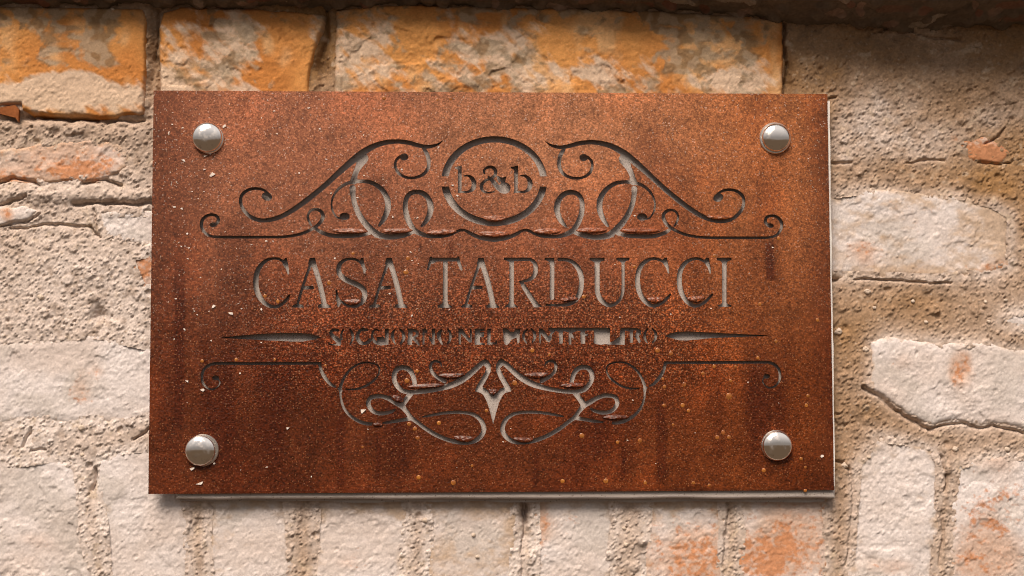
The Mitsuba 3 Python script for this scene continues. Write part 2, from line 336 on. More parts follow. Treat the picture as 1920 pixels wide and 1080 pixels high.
# mortar relief: raised or sunken spots (px centre, radii, mm), and cracks (px line, half width px, depth mm)
HB = [(287,110,9,110,-5),(605,100,12,90,-7),(600,125,16,22,-5),(1480,150,8,40,-6),(140,222,130,5,-4),(50,222,30,8,-3),(150,242,150,16,1.6),(230,256,40,14,1.0),(150,366,170,14,2.4),(60,362,60,14,1.5),(190,592,14,16,-8),(983,955,9,22,-6),(985,1000,6,40,-2),
      (200,480,70,60,.9),(60,510,90,60,.4),(252,620,25,40,1.4),(1660,110,200,60,-1.0),(1540,440,10,80,-.5),(1568,520,14,8,-4),(250,800,25,14,.8),(80,815,25,14,.8),(1620,790,40,25,-1.5),(1575,800,18,60,-.8),(1700,20,260,22,-2.5),(1870,300,40,30,-1.0),(1190,1030,18,60,1.0),(770,1040,16,60,.8),(370,985,9,20,-2.2),(567,985,9,20,-1.6),(1368,1000,9,40,-2.0),(175,905,8,40,-2.5)]
CR = [([(0,341),(30,337),(60,340),(75,345)],4,5),([(140,382),(190,384),(235,379),(300,381)],5,6.5),([(0,383),(40,376),(50,372)],3.5,4.5),([(160,346),(190,340),(225,345)],3.5,5),([(20,430),(70,425),(110,421),(150,427),(168,428)],2.5,3),([(168,425),(178,440),(185,446)],3,4),([(176,396),(182,440)],2,3),([(0,427),(50,417),(74,402)],2.2,2.5),
      ([(180,226),(140,222),(90,221),(48,216)],5,6),([(200,228),(270,226)],4,5),([(176,880),(180,905),(174,920)],3,4.5),([(45,840),(50,825),(62,805)],2.2,3),([(245,825),(265,815),(278,803)],2.5,3.5),([(60,846),(86,842)],2,3),([(1620,728),(1660,755),(1700,782),(1745,803)],5,4.2),([(1745,803),(1790,793),(1840,804),(1860,798),(1920,811)],3,3),
      ([(1552,522),(1570,525)],5,5),([(1600,525),(1680,526),(1750,530),(1780,528)],2.2,2.5),([(1680,50),(1720,62),(1760,70),(1800,76)],3,3.5),([(1640,60),(1690,44)],2.5,3),([(1470,42),(1474,120),(1472,175)],3.5,6),([(1850,270),(1872,256),(1885,240)],2.5,3.5),([(1835,306),(1870,310),(1900,308)],2.5,2.5),([(1700,306),(1740,300),(1770,303)],2,2.5),([(1552,305),(1595,305)],3,2.5),([(1766,860),(1775,885),(1770,920)],3,3.5),([(1768,960),(1762,1060)],3,2),([(1562,862),(1580,870),(1594,880)],4,3.5),([(1595,880),(1598,960),(1585,1060)],2.5,2),([(295,20),(292,100),(298,170)],4,4.5),([(612,20),(615,60),(600,100)],5,4),([(355,960),(366,1080)],2.5,1.2),([(982,942),(986,975)],5,5.5),([(984,980),(976,1080)],2,2.2),([(1365,960),(1356,1080)],2.5,2.4),([(1345,938),(1365,934)],2,2.5),([(1560,185),(1570,183)],3,4)]
HBW = [(wpt([(x, y)])[0], rx * 3.92e-4, ry * 3.92e-4, h * 1e-3) for x, y, rx, ry, h in HB]
CRW = [(wpt(l), w * 3.92e-4, d * 1e-3) for l, w, d in CR]
# mortar tone, px position -> paleness
TN = [(60,240,.45),(220,250,.42),(100,365,.80),(250,350,.66),(287,110,.12),(600,110,.02),(120,510,.84),(250,560,.84),(30,600,.84),(150,830,.66),(178,950,.58),(370,1000,.36),(565,1000,.26),(775,1000,.54),(985,1000,.62),(1180,1000,.62),(1365,1020,.28),(1575,1000,.20),(1580,700,.10),(1700,580,.16),(1880,560,.26),(1700,840,.24),(1880,830,.34),(1600,780,.06),(1700,330,.12),(1880,330,.06),(1560,400,.24),(1650,120,.10),(1850,150,.10),(1750,60,.10),(1600,40,.05),(1900,220,.16)]
TPW = [(wpt([(x, y)])[0], rx * 3.92e-4, ry * 3.92e-4, a) for x, y, rx, ry, a in [(1640,225,70,60,.55),(1730,265,80,35,.5),(1590,280,50,40,.4),(1850,215,60,35,.3),(1690,60,60,20,.2)]]
TNW = [(wpt([(x, y)])[0], t) for x, y, t in TN]


def tone(x, z):
    s, w = 0, 0
    for c, t in TNW:
        k = 1 / ((x - c[0])**2 + (z - c[1])**2 + 4e-4)**1.5
        s = s + k * t; w = w + k
    return s / w


def relief(x, z):
    """deep features shared by mortar and stones: spots and cracks"""
    wx, wz = x + 0.005 * (fb(x, z, 90, 3, 11) - 0.5), z + 0.005 * (fb(x, z, 90, 3, 12) - 0.5)
    h = np.zeros_like(x)
    P = np.stack([wx, wz], 1)
    for l, w, d in CRW:
        lo, hi = l.min(0) - 0.02, l.max(0) + 0.02
        m = (P > lo).all(1) & (P < hi).all(1)
        if m.any():
            ww = w * (0.30 + 0.55 * vn(x[m] * 160, z[m] * 160, 13) + 0.5 * vn(x[m] * 420, z[m] * 420, 14))
            h[m] -= d * np.exp(-(segd(P[m], l) / ww)**2)
    return h


def mortar_h(x, z):
    wx, wz = x + 0.004 * (fb(x, z, 90, 3, 11) - 0.5), z + 0.004 * (fb(x, z, 90, 3, 12) - 0.5)
    h = -0.0004 + 0.0016 * sst(0.14, -0.02, z)
    for c, rx, rz, a in HBW:
        h += a * np.exp(-((wx - c[0]) / rx)**2 - ((wz - c[1]) / rz)**2)
    amp = 0.36 + 0.25 * sst(-0.1, -0.32, x) * sst(-0.12, -0.02, z) + 0.3 * sst(0.22, 0.26, x) * sst(0.07, 0.12, z)
    h += 0.0030 * (fb(x, z, 45, 4, 21) - 0.5) + amp * (0.0012 * (ridge(x, z, 150, 4, 22) - 0.55) + 0.0013 * (fb(x, z, 420, 2, 23) - 0.5) + 0.0009 * (vn(x * 1100, z * 1100, 24) - 0.5) + 0.0005 * (vn(x * 2311, z * 2311, 25) - 0.5))
    d, w = worley(x, z, 210, 31)
    h += 0.0008 * sst(0.42, 0.22, d) * (w > 0.72)
    d, w = worley(x, z, 250, 34)
    h -= 0.0013 * sst(0.32, 0.12, d) * (w < 0.09)
    d, w = worley(x, z, 430, 33)
    h += 0.0007 * sst(0.45, 0.25, d) * (w > 0.70)
    d, w = worley(x, z, 90, 32)
    h += 0.0012 * sst(0.40, 0.25, d) * (w > 0.88) - 0.0020 * sst(0.30, 0.1, d) * (w < 0.06)
    return h + relief(x, z)


def grid_mesh(x0, x1, z0, z1, step, hfun, keep, uvfun):
    nx, nz = int(round((x1 - x0) / step)) + 1, int(round((z1 - z0) / step)) + 1
    X, Z = np.meshgrid(np.linspace(x0, x1, nx), np.linspace(z0, z1, nz))
    x, z = X.ravel(), Z.ravel()
    k = keep(x, z)
    idx = np.arange(nx * nz).reshape(nz, nx)
    q = np.stack([idx[:-1, :-1], idx[:-1, 1:], idx[1:, 1:], idx[1:, :-1]], -1).reshape(-1, 4)
    q = q[k[q].all(1)]
    used = np.unique(q); new = np.zeros(nx * nz, int); new[used] = np.arange(len(used))
    x, z, q = x[used], z[used], new[q]
    h = hfun(x, z)
    v = np.stack([x, YW - h, z], 1)
    f = np.vstack([q[:, [0, 1, 2]], q[:, [0, 2, 3]]])
    u, w = uvfun(x, z)
    return trimesh.Trimesh(v, f, process=False), np.stack([u, w], 1)


STEP = 0.0008
POLY = [wpt(s[1]) for s in ST]
for i, (name, px, hp, rough, er, mat, u0, v0) in enumerate(ST):
    poly = POLY[i]
    lo, hi = poly.min(0) - 0.005, poly.max(0) + 0.005
    hp, rough, er = hp * 1e-3, rough * 1e-3, er * 1e-3
    sd_cache = {}

    def warp_sd(x, z, poly=poly, i=i, rough=rough, mat=mat):
        a = 0.0035 if mat == 'pale' else 0.0022
        wx, wz = x + a * (fb(x, z, 110, 3, 41 + i) - 0.5), z + a * (fb(x, z, 110, 3, 141 + i) - 0.5)
        return sdist(np.stack([wx, wz], 1), poly)

    def hf(x, z, hp=hp, rough=rough, er=er, i=i, warp_sd=warp_sd, mat=mat):
        s = warp_sd(x, z)
        e = np.clip(s / er, -1.2, 8)
        prof = np.where(e > 0, 1 - np.exp(-2.2 * e), 1.4 * e)
        base = -0.0045 if mat == 'ochre' else -0.0012
        h = base + (hp - base) * prof
        ins = sst(0, 1.0, e)
        n = 2.4 * (fb(x, z, 30, 3, 201 + i) - 0.5) + 1.5 * (ridge(x, z, 85, 3, 231 + i) - 0.6) + 0.9 * (fb(x, z, 260, 3, 261 + i) - 0.5)
        d, w = worley(x, z, 120, 301 + i)
        n -= 1.2 * sst(0.28, 0.08, d) * (w < 0.03)
        step = sst(0.52, 0.56, fb(x + 0.3 * z, z, 38, 4, 321 + i)) * 1.1          # flaked layers
        d, w = worley(x, z, 300, 371 + i)
        grit = 0.00035 * sst(0.4, 0.2, d) * (w > 0.86)
        rg = sst(0.45, 0.62, fb(x, z, 55, 3, 391 + i))                         # rougher, sandier areas
        return h + rough * ins * (n - step) + ((0.0005 + 0.0006 * rg) * (fb(x, z, 480, 3, 351 + i) - 0.5) + 0.00022 * (vn(x * 1700, z * 1700, 361 + i) - 0.5) + grit) * ins + relief(x, z) * 0.8

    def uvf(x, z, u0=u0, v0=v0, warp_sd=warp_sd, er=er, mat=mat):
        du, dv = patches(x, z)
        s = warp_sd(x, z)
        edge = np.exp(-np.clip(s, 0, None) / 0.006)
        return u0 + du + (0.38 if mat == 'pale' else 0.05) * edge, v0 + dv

    mesh, uv = grid_mesh(lo[0], hi[0], lo[1], hi[1], STEP, hf, lambda x, z: warp_sd(x, z) > -0.0035, uvf)
    put(key_for('wall__' + name), mesh, 'mat_' + mat, smooth=True, uv=uv)
labels['wall__brick'] = {'label': 'ochre brick flaked with grey lichen above a pale pink washed lower half'}
labels['wall__brick_003'] = {'label': 'broken bright orange-red brick fragment'}

FX0, FZ0 = wpt([(-95, 1170)])[0]; FX1, FZ1 = wpt([(2015, -60)])[0]


def keep_mortar(x, z):
    k = np.ones(len(x), bool)
    P = np.stack([x, z], 1)
    for p in POLY:
        lo, hi = p.min(0), p.max(0)
        m = (P > lo).all(1) & (P < hi).all(1)
        if m.any():
            k[m] &= sdist(P[m], p) < 0.006
    k &= ~((x > -0.225) & (x < 0.24) & (z > -0.138) & (z < 0.135))
    return k


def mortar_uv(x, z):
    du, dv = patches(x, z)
    P = np.stack([x, z], 1); best = np.full(len(x), 1.0)
    for p in POLY[3:]:
        m = (P > p.min(0) - 0.012).all(1) & (P < p.max(0) + 0.012).all(1)
        if m.any():
            best[m] = np.minimum(best[m], -sdist(P[m], p))
    smear = sst(0.11, 0.06, z + 0.15 * (x < -0.26)) * np.exp(-np.clip(best, 0, 1) / 0.005) * (0.15 + 0.5 * fb(x, z, 60, 3, 91))     # lime smeared over from the bricks
    for c, rx, rz, a in TPW:
        wx, wz = x + 0.02 * (fb(x, z, 50, 4, 95) - 0.5), z + 0.02 * (fb(x, z, 50, 4, 96) - 0.5)
        best = a * np.exp(-((wx - c[0]) / rx)**2 - ((wz - c[1]) / rz)**2); smear = smear + best * (0.4 + 1.2 * fb(x, z, 140, 4, 97))
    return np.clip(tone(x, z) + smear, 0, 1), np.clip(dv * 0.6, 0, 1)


mesh, uv = grid_mesh(FX0, FX1, FZ0, FZ1, STEP, mortar_h, keep_mortar, mortar_uv)
put('wall__mortar', mesh, 'mat_mortar', smooth=True, uv=uv)

# the same wall going on outside the frame, coarser
mesh, uv = grid_mesh(-1.3, 1.3, -0.8, FZ1 + 0.02, 0.005, lambda x, z: mortar_h(x, z) - 0.0015, lambda x, z: ~((x > FX0 + 0.006) & (x < FX1 - 0.006) & (z > FZ0 + 0.006) & (z < FZ1)), mortar_uv)
put('wall__mortar_001', mesh, 'mat_mortar', smooth=True, uv=uv)
rng = np.random.default_rng(5)
z = 0.16
row = 0
while z > -0.75:
    hgt = rng.uniform(0.07, 0.12)
    x = -1.2 + rng.uniform(0, 0.1)
    while x < 1.15:
        w = rng.uniform(0.14, 0.3)
        if x + w < FX0 - 0.004 or x > FX1 + 0.004 or z < FZ0 - 0.004:
            j = lambda: rng.uniform(-0.006, 0.006)
            poly = np.array([(x + j(), z + j()), (x + w * .5, z + j()), (x + w + j(), z + j()), (x + w + j(), z - hgt * .5), (x + w + j(), z - hgt + j()), (x + w * .5, z - hgt + j()), (x + j(), z - hgt + j()), (x + j(), z - hgt * .5)])
            sdd = lambda x_, z_, poly=poly: sdist(np.stack([x_ + 0.008 * (fb(x_, z_, 40, 2, 5) - .5), z_ + 0.008 * (fb(x_, z_, 40, 2, 6) - .5)], 1), poly)
            hp = rng.uniform(0.001, 0.003); s0 = int(rng.integers(1, 900)); ua, va = rng.uniform(.2, .4), rng.uniform(.1, .4)
            mesh, uv = grid_mesh(poly[:, 0].min() - .005, poly[:, 0].max() + .005, poly[:, 1].min() - .005, poly[:, 1].max() + .005, 0.0035,
                                 lambda a, b: -0.0045 + (hp + 0.0045) * np.where(sdd(a, b) > 0, 1 - np.exp(-sdd(a, b) / 0.003), sdd(a, b) / 0.002) + 0.003 * (fb(a, b, 60, 3, s0) - .5),
                                 lambda a, b: sdd(a, b) > -0.003, lambda a, b: (np.full_like(a, ua), np.full_like(a, va)))
            if len(mesh.faces):
                put(key_for('wall__brick'), mesh, 'mat_ochre' if z > 0.1 else 'mat_pale', smooth=True, uv=uv)
        x += w + rng.uniform(0.012, 0.022)
    z -= hgt + rng.uniform(0.012, 0.02)

# loose pebbles showing in the mortar
for (px, py, r) in [(1626,547,6.5),(1638,577,4),(1711,565,4),(1846,566,4),(1884,563,4),(1852,603,4),(1735,604,4),(1571,622,8),(1622,655,6),(1583,873,7),(1628,857,4),(154,802,6),(155,853,3.5),(212,20,5),(1887,842,6),(78,557,6),(1790,842,6),(1556,735,4),(797,975,6),(888,1003,4),(895,1043,4),(1173,1020,5),(1170,990,4)]:
    c = wpt([(px, py)])[0]
    m = trimesh.creation.icosphere(3, r * 3.92e-4)
    k = m.vertices.copy()
    m.vertices *= np.array([1.0, 0.55, 0.8]) * (1 + 0.5 * (vn(k[:, 0] * 700 + px, k[:, 2] * 700 + py + k[:, 1] * 500, 3) - .5))[:, None]
    m.vertices += [c[0], YW - 0.0012 - float(mortar_h(np.array([c[0]]), np.array([c[1]]))[0]) * 0.5, c[1]]
    put(key_for('wall__pebble'), m, 'mat_pebble', smooth=40)
# dark red broken corner under the ochre brick at the left
m = Polygon([(-60,202),(0,203),(30,198),(37,206),(36,230),(31,222),(0,214),(-60,216)])
e = trimesh.creation.extrude_polygon(geo_at(m, YW), 0.004, engine='earcut')
v = e.vertices.copy(); e.vertices = np.stack([v[:, 0], YW + 0.0015 - v[:, 2], v[:, 1]], 1); e.invert()
put(key_for('wall__brick'), e, 'mat_fragment')

# the overhanging ledge just above: its rough underside is the dark band at the top
xs = np.linspace(-1.3, 1.3, 1300)
zl = np.interp(xs, *[wpt([(-300,8),(0,11),(300,11),(600,15),(800,8),(1100,14),(1300,22),(1420,30),(1500,42),(1700,50),(1920,46),(2200,46)])[:, k] for k in (0, 1)])
dep = np.interp(xs, [-1.3, -0.35, 0.15, 0.40, 1.3], [0.021, 0.023, 0.034, 0.066, 0.070])
prof = np.concatenate([np.linspace(-0.2, 1, 70), 1 + np.linspace(0.01, 1, 50)])
X, S = np.meshgrid(xs, prof)
ZL, DP = np.broadcast_to(zl, X.shape), np.broadcast_to(dep, X.shape)
under = S <= 1
Yl = np.where(under, YW - S * DP, YW - DP)
Zl = np.where(under, ZL + 0.33 * np.clip(S, 0, 1) * DP, ZL + 0.33 * DP + (S - 1) * 0.14)
ca, cb = X.ravel(), np.where(under, -S * DP, -DP - (S - 1) * 0.14).ravel()
d, w = worley(ca, cb, 70, 77)
dsp = 0.006 * (fb(ca, cb, 30, 3, 78) - .5) + 0.0035 * sst(0.5, 0.2, d) * (w > .35) + 0.003 * (ridge(ca, cb, 140, 3, 79) - .6)
Zl = Zl - np.where(under, dsp.reshape(X.shape), 0); Yl = Yl - np.where(under, 0, dsp.reshape(X.shape))
idx = np.arange(X.size).reshape(X.shape)
q = np.stack([idx[:-1, :-1], idx[:-1, 1:], idx[1:, 1:], idx[1:, :-1]], -1).reshape(-1, 4)
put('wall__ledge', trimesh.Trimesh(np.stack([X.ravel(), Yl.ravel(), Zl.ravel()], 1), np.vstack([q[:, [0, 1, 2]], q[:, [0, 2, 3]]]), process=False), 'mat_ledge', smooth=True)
labels['wall__ledge'] = {'label': 'shaded rough pebbly ledge overhanging the top of the wall'}

# ------------------------------------------------------------------ the sign: what is cut out of the plate
def spl(pts, n=14):
    p = np.array(pts, float)
    if len(p) == 2:
        return np.linspace(p[0], p[1], n)
    e = np.vstack([2 * p[0] - p[1], p, 2 * p[-1] - p[-2]]); out = []
    for k in range(len(p) - 1):
        a, b, c, d = e[k:k + 4]; t = np.linspace(0, 1, n, endpoint=False)[:, None]
        out.append(0.5 * (2 * b + (c - a) * t + (2 * a - 5 * b + 4 * c - d) * t**2 + (3 * b - a - 3 * c + d) * t**3))
    r = np.vstack(out + [p[-1:]])
    r[:, 2] = np.clip(r[:, 2], 1, None)
    return r


def stroke(*pts, cap=True, n=14):
    """a cut of changing width along a smooth line: points (x, y, width)"""
    s = spl(pts, n); g = []
    t = np.gradient(s[:, :2], axis=0); t /= np.linalg.norm(t, axis=1, keepdims=True) + 1e-9
    nn = np.stack([-t[:, 1], t[:, 0]], 1) * s[:, 2:] / 2
    L, R = s[:, :2] + nn, s[:, :2] - nn
    for k in range(len(s) - 1):
        g.append(shapely.MultiPoint([L[k], R[k], L[k + 1], R[k + 1]]).convex_hull)
    for k in range(0 if cap else 1, len(s) if cap else len(s) - 1):
        g.append(Point(s[k, :2]).buffer(s[k, 2] / 2, 10))
    return unary_union([a.buffer(0.05) for a in g])


def ball(x, y, rx, ry=None, rot=0):
    b = shapely.affinity.scale(Point(0, 0).buffer(1, 24), rx, ry or rx)
    return shapely.affinity.translate(shapely.affinity.rotate(b, rot, origin=(0, 0)), x, y)


def P(*pts, r=0):
    g = Polygon(pts).buffer(0)
    return g.buffer(-r).buffer(2 * r).buffer(-r) if r else g


def B(x0, y0, x1, y1):
    return sbox(x0, y0, x1, y1)


def crop(x0, y0, s, *gs):
    return shapely.transform(unary_union([g for g in gs]), lambda c: c / s + [x0, y0])


AX = lambda z: np.interp(z, *np.array([[at([(924.7, 760)])[0][1], at([(926.4, 340)])[0][1]], [at([(924.7, 760)])[0][0], at([(926.4, 340)])[0][0]]]))


def both(g):
    """a left-hand ornament and its mirror image, on the sign's plane"""
    g = geo_at(g)
    return unary_union([g, shapely.transform(g, lambda c: np.stack([2 * AX(c[:, 1]) - c[:, 0], c[:, 1]], 1))])


CUT = []
# upper ornament, left half
CUT.append(both(crop(350, 220, 3.84,
    stroke((1845,168,4),(1800,198,18),(1730,212,28),(1660,200,30),(1600,183,32),(1520,174,33),(1440,180,36),(1360,203,40),(1280,245,48),(1215,295,50),(1150,350,46),(1080,412,40),(1000,486,38),(920,553,38),(840,615,38),(760,670,36),(680,714,34),(600,738,32),(530,741,30),(470,722,28),(420,680,26),(392,630,24),(390,580,24),(410,545,24),(450,520,22),(500,512,20),(550,522,18),(585,545,16)),
    ball(578, 570, 38, 30, 20),
    stroke((1708,225,26),(1735,275,30),(1743,320,28),(1738,365,26),(1710,405,24),(1660,430,22),(1610,436,20),(1560,425,20),(1520,395,22),(1502,350,20),(1508,310,20),(1535,282,20)), ball(1565, 285, 31, 26),
    stroke((1268,295,80),(1238,355,46),(1213,410,40),(1203,458,52)),
    stroke((1200,466,28),(1150,478,24),(1100,510,22),(1060,560,16),(1043,620,14),(1052,675,14),(1080,718,12),(1110,728,16)), ball(1137, 713, 37, 27),
    stroke((1205,462,28),(1270,460,26),(1330,470,30),(1390,505,34),(1430,555,40),(1448,610,44),(1445,670,42),(1420,730,36),(1385,782,20), cap=False),
    stroke((1194,505,45),(1197,560,38),(1212,630,38),(1242,700,42),(1287,765,46),(1335,815,48), cap=False),
    ball(190, 773, 26, 17, -10),
    stroke((205,776,20),(228,745,24),(217,712,22),(180,700,20),(140,712,22),(112,742,24),(106,780,24),(120,815,22),(150,845,20),(190,858,18),(250,862,20),(450,863,21),(650,862,20),(720,858,20),(800,845,22),(860,825,22),(910,800,24),(950,770,26),(975,735,28),(980,700,28),(960,672,24),(925,662,20),(890,675,18),(872,710,18),(880,745,18),(898,778,14)),
    stroke((925,798,22),(970,828,28),(1040,850,30),(1110,855,32),(1180,853,32),(1250,848,30),(1310,830,36),(1335,815,44),(1370,842,48),(1430,858,42),(1490,860,38),(1560,848,38),(1610,830,36),(1640,812,36)),
    stroke((1640,818,40),(1605,760,40),(1582,700,40),(1574,640,36),(1580,590,34),(1605,552,34),(1650,537,34),(1700,547,38),(1740,585,40),(1757,640,44),(1750,695,40),(1725,745,34),(1690,785,18), cap=False),
    stroke((1640,815,40),(1690,840,34),(1740,855,28),(1800,858,24),(1880,850,20)))))
CUT.append(both(crop(800, 220, 4.32,
    stroke((0,958,24),(60,968,20),(150,965,18),(210,945,20),(265,916,24),(310,916,22),(360,943,30),(430,973,34),(520,990,36),(560,991,36)))))
oval = ball(547, 517, 429, 365).difference(ball(549, 515, 371, 311)).difference(B(0, 477, 1123, 560))
bb = [P((228,402),(285,390),(282,600),(287,612),(250,614),(254,590),(253,425),(228,412)), stroke((303,474,10),(340,474,20),(372,500,34),(384,540,40),(372,580,34),(335,603,20),(275,604,14))]
CUT.append(geo_at(crop(800, 220, 4.32, oval, *bb, *[shapely.affinity.translate(g, 455, 0) for g in bb],
    stroke((468,455,16),(464,430,18),(490,407,22),(530,404,26),(555,428,28),(556,462,26),(528,490,24),(480,510,22),(448,542,28),(444,572,28),(462,600,20),(500,611,13),(545,601,11)),
    stroke((500,482,16),(540,522,36),(580,570,42),(610,595,40)), ball(630, 572, 50, 47),
    P((565,470),(590,479),(610,487),(645,480),(640,505),(636,540),(600,560),(598,515),(588,540),(572,505)))))
# big letters
A = crop(450, 460, 5.4857, P((716,128),(772,128),(790,210),(748,240),(742,228),(720,215),(700,190)), stroke((733,180,36),(684,310,28),(634,460,28),(590,610,28)), stroke((752,170,52),(772,230,52),(802,330,54),(836,460,54),(868,615,54)),
         P((533,636),(545,615),(575,603),(610,603),(655,616),(657,640),(540,641)), P((798,638),(806,612),(838,598),(892,598),(934,628),(934,644),(800,642)), P((645,418),(758,418),(762,450),(638,455)))
mv = shapely.affinity.translate
C1 = crop(450, 460, 5.4857, P((430,168),(465,130),(484,132),(503,235),(507,295),(490,302),(470,240),(440,200)), stroke((455,172,26),(400,140,28),(345,135,26),(280,150,34),(220,200,44),(178,270,52),(163,350,56),(168,440,56),(195,520,54),(245,585,48),(310,625,40),(370,632,34),(430,605,32),(480,555,34),(508,515,22)))
S1 = crop(450, 460, 5.4857, P((1225,175),(1246,130),(1268,130),(1277,180),(1296,250),(1288,290),(1275,287),(1245,205)), stroke((1250,185,22),(1200,150,26),(1140,138,26),(1080,150,32),(1030,190,44),(1014,250,50),(1035,310,54),(1090,353,56),(1160,385,56),(1225,415,56),(1272,460,56),(1282,520,54),(1255,580,50),(1205,618,40),(1150,628,30),(1090,612,26),(1040,575,24)),
          P((982,460),(1000,460),(1015,530),(1045,575),(1035,605),(1015,637),(1000,632),(988,545)))
T1 = crop(780, 460, 5.4857, B(160, 126, 447, 166), P((145,113),(165,115),(178,165),(150,200),(132,255),(112,263),(110,245)), P((425,113),(445,113),(456,170),(480,248),(470,262),(453,250),(425,185),(420,160)), P((160,160),(225,160),(165,195)), P((278,160),(325,160),(325,585),(336,608),(370,620),(370,643),(222,643),(224,612),(262,604),(275,585)))
R1 = crop(780, 460, 5.4857, P((902,126),(960,126),(1190,126),(1190,160),(1008,164),(1006,590),(1018,608),(1045,622),(1045,638),(915,638),(917,618),(945,605),(960,580),(960,172),(930,158),(902,150)), stroke((1175,142,34),(1220,182,42),(1232,245,48),(1215,310,44),(1170,350,36),(1110,368,26),(1070,376,22)), P((1058,368),(1110,385),(1150,440),(1230,560),(1262,600),(1286,612),(1282,638),(1212,636),(1192,600),(1090,440)))
D1 = crop(780, 460, 5.4857, P((1320,128),(1424,128),(1422,545),(1410,562),(1388,562),(1376,545),(1376,176),(1350,160),(1322,154)), stroke((1470,145,34),(1540,147,36),(1610,172,42),(1668,235,52),(1700,320,54),(1702,400,54),(1688,480,54),(1648,555,48),(1588,600,38),(1500,614,30),(1345,614,24)), B(1456, 128, 1475, 162))
U1 = crop(1080, 460, 6, P((150,139),(322,139),(322,170),(285,180),(268,200),(268,300),(210,300),(210,195),(185,178),(152,168)), P((452,139),(600,139),(600,168),(565,176),(548,200),(548,300),(512,300),(512,200),(490,178),(454,168)), stroke((239,250,58),(239,450,58),(246,540,58),(280,610,58),(330,655,52),(380,674,44),(440,658,38),(495,608,36),(524,540,36),(530,450,36),(530,250,36)))
C2 = crop(1080, 460, 6, P((955,178),(995,139),(1024,139),(1046,250),(1053,312),(1035,320),(1010,250),(975,200)), stroke((980,182,30),(920,155,34),(865,150,34),(800,170,42),(745,215,52),(705,290,56),(693,380,58),(702,480,60),(735,570,56),(790,640,54),(860,680,40),(930,668,36),(1000,620,36),(1060,555,26)))
I1 = crop(1080, 460, 6, P((1583,139),(1752,139),(1750,168),(1712,178),(1697,200),(1695,640),(1712,662),(1750,672),(1750,692),(1608,692),(1594,672),(1630,662),(1644,640),(1642,200),(1630,178),(1586,168)))
CUT.append(geo_at(unary_union([C1, A, S1, mv(A, 144), T1, mv(A, 316.2), R1, D1, U1, C2, mv(C2, 78.3), I1])))
# the two tapered bars
CUT.append(geo_at(unary_union([crop(400, 600, 6.4, P((88,211),(300,187),(600,163),(800,155),(1050,155),(1180,170),(1250,190),(1292,207),(1250,225),(1180,242),(1080,258),(950,258),(700,247),(400,232),(90,216))),
    crop(1200, 600, 7.385, P((338,224),(370,208),(420,185),(520,160),(700,158),(1000,174),(1400,194),(1785,212),(1785,219),(1400,235),(1000,250),(800,270),(650,282),(530,280),(440,255)))])))
# the small eroded line of lettering
s1 = crop(600, 600, 5.647, stroke((190,108,26),(140,106,28),(115,138,34),(150,185,42),(190,218,56),(200,250,44)), stroke((97,235,10),(99,258,12),(175,262,8)), stroke((245,105,18),(225,150,20),(228,200,22)),
    stroke((318,98,16),(344,150,26),(345,200,24),(320,255,12)), stroke((500,104,26),(440,102,28),(405,140,32),(397,190,40),(425,235,36),(475,248,30),(530,215,36)),
    stroke((625,112,12),(582,104,18),(553,150,20),(558,200,24),(592,238,32),(650,250,32),(705,248,26)), P((600,180),(680,180),(690,250),(610,240),r=6), P((690,92),(728,92),(722,262),(690,250)),
    stroke((795,100,12),(770,135,24),(770,195,26),(795,252,12)), stroke((848,98,16),(882,140,32),(882,200,32),(850,252,16)),
    P((920,92),(980,92),(972,262),(928,262),(935,120)), stroke((975,104,22),(1022,120,30),(1026,160,28),(985,186,14)), stroke((985,190,22),(1015,220,26),(1045,258,22)),
    P((1085,92),(1120,92),(1142,125),(1118,140),(1104,125),(1102,258),(1086,258)), P((1185,92),(1216,92),(1210,260),(1188,255),(1152,190),(1160,172),(1188,205)),
    stroke((1290,104,14),(1262,140,38),(1262,190,34),(1290,252,14)), stroke((1352,96,14),(1378,140,26),(1378,200,26),(1350,256,12)),
    P((1465,92),(1505,92),(1562,175),(1590,200),(1590,92),(1606,92),(1604,235),(1580,235),(1490,140),(1488,258),(1472,258)),
    P((1640,92),(1742,92),(1742,112),(1692,116),(1692,130),(1735,128),(1735,180),(1692,178),(1692,242),(1742,244),(1742,262),(1640,262)), P((1772,95),(1808,95),(1802,238),(1850,240),(1868,215),(1876,222),(1870,258),(1772,258)))
s2 = crop(920, 600, 5.647, P((130,88),(168,88),(205,125),(240,130),(262,98),(315,93),(306,150),(302,240),(282,246),(278,185),(255,190),(215,210),(195,245),(170,265),(150,255),(140,220)),
    stroke((392,98,12),(352,140,24),(352,195,24),(380,244,12)), stroke((428,92,14),(464,135,28),(464,190,28),(438,242,12)),
    P((512,90),(548,90),(612,175),(640,130),(612,110),(612,84),(1262,84),(1262,108),(1000,112),(1000,148),(1032,148),(1032,166),(1000,168),(1000,250),(955,250),(952,118),(925,112),(905,118),(860,135),(885,185),(880,200),(852,180),(852,258),(826,258),(830,128),(765,118),(762,245),(726,250),(722,125),(690,112),(650,150),(646,200),(622,235),(600,228),(532,140),(530,245),(514,240)),
    P((1092,84),(1264,84),(1262,232),(1285,236),(1320,205),(1365,180),(1378,85),(1545,84),(1592,105),(1592,150),(1566,170),(1592,225),(1575,246),(1530,180),(1538,150),(1545,112),(1508,108),(1504,236),(1476,242),(1474,118),(1420,112),(1420,262),(1262,258),(1205,252),(1180,262),(1108,252),(1088,235),(1100,180)),
    stroke((1662,94,12),(1634,135,26),(1634,195,24),(1660,243,10)), stroke((1712,90,14),(1746,135,26),(1746,195,26),(1712,243,12)))
s = geo_at(unary_union([s1, s2])).buffer(0.00013)
CUT.append(s)
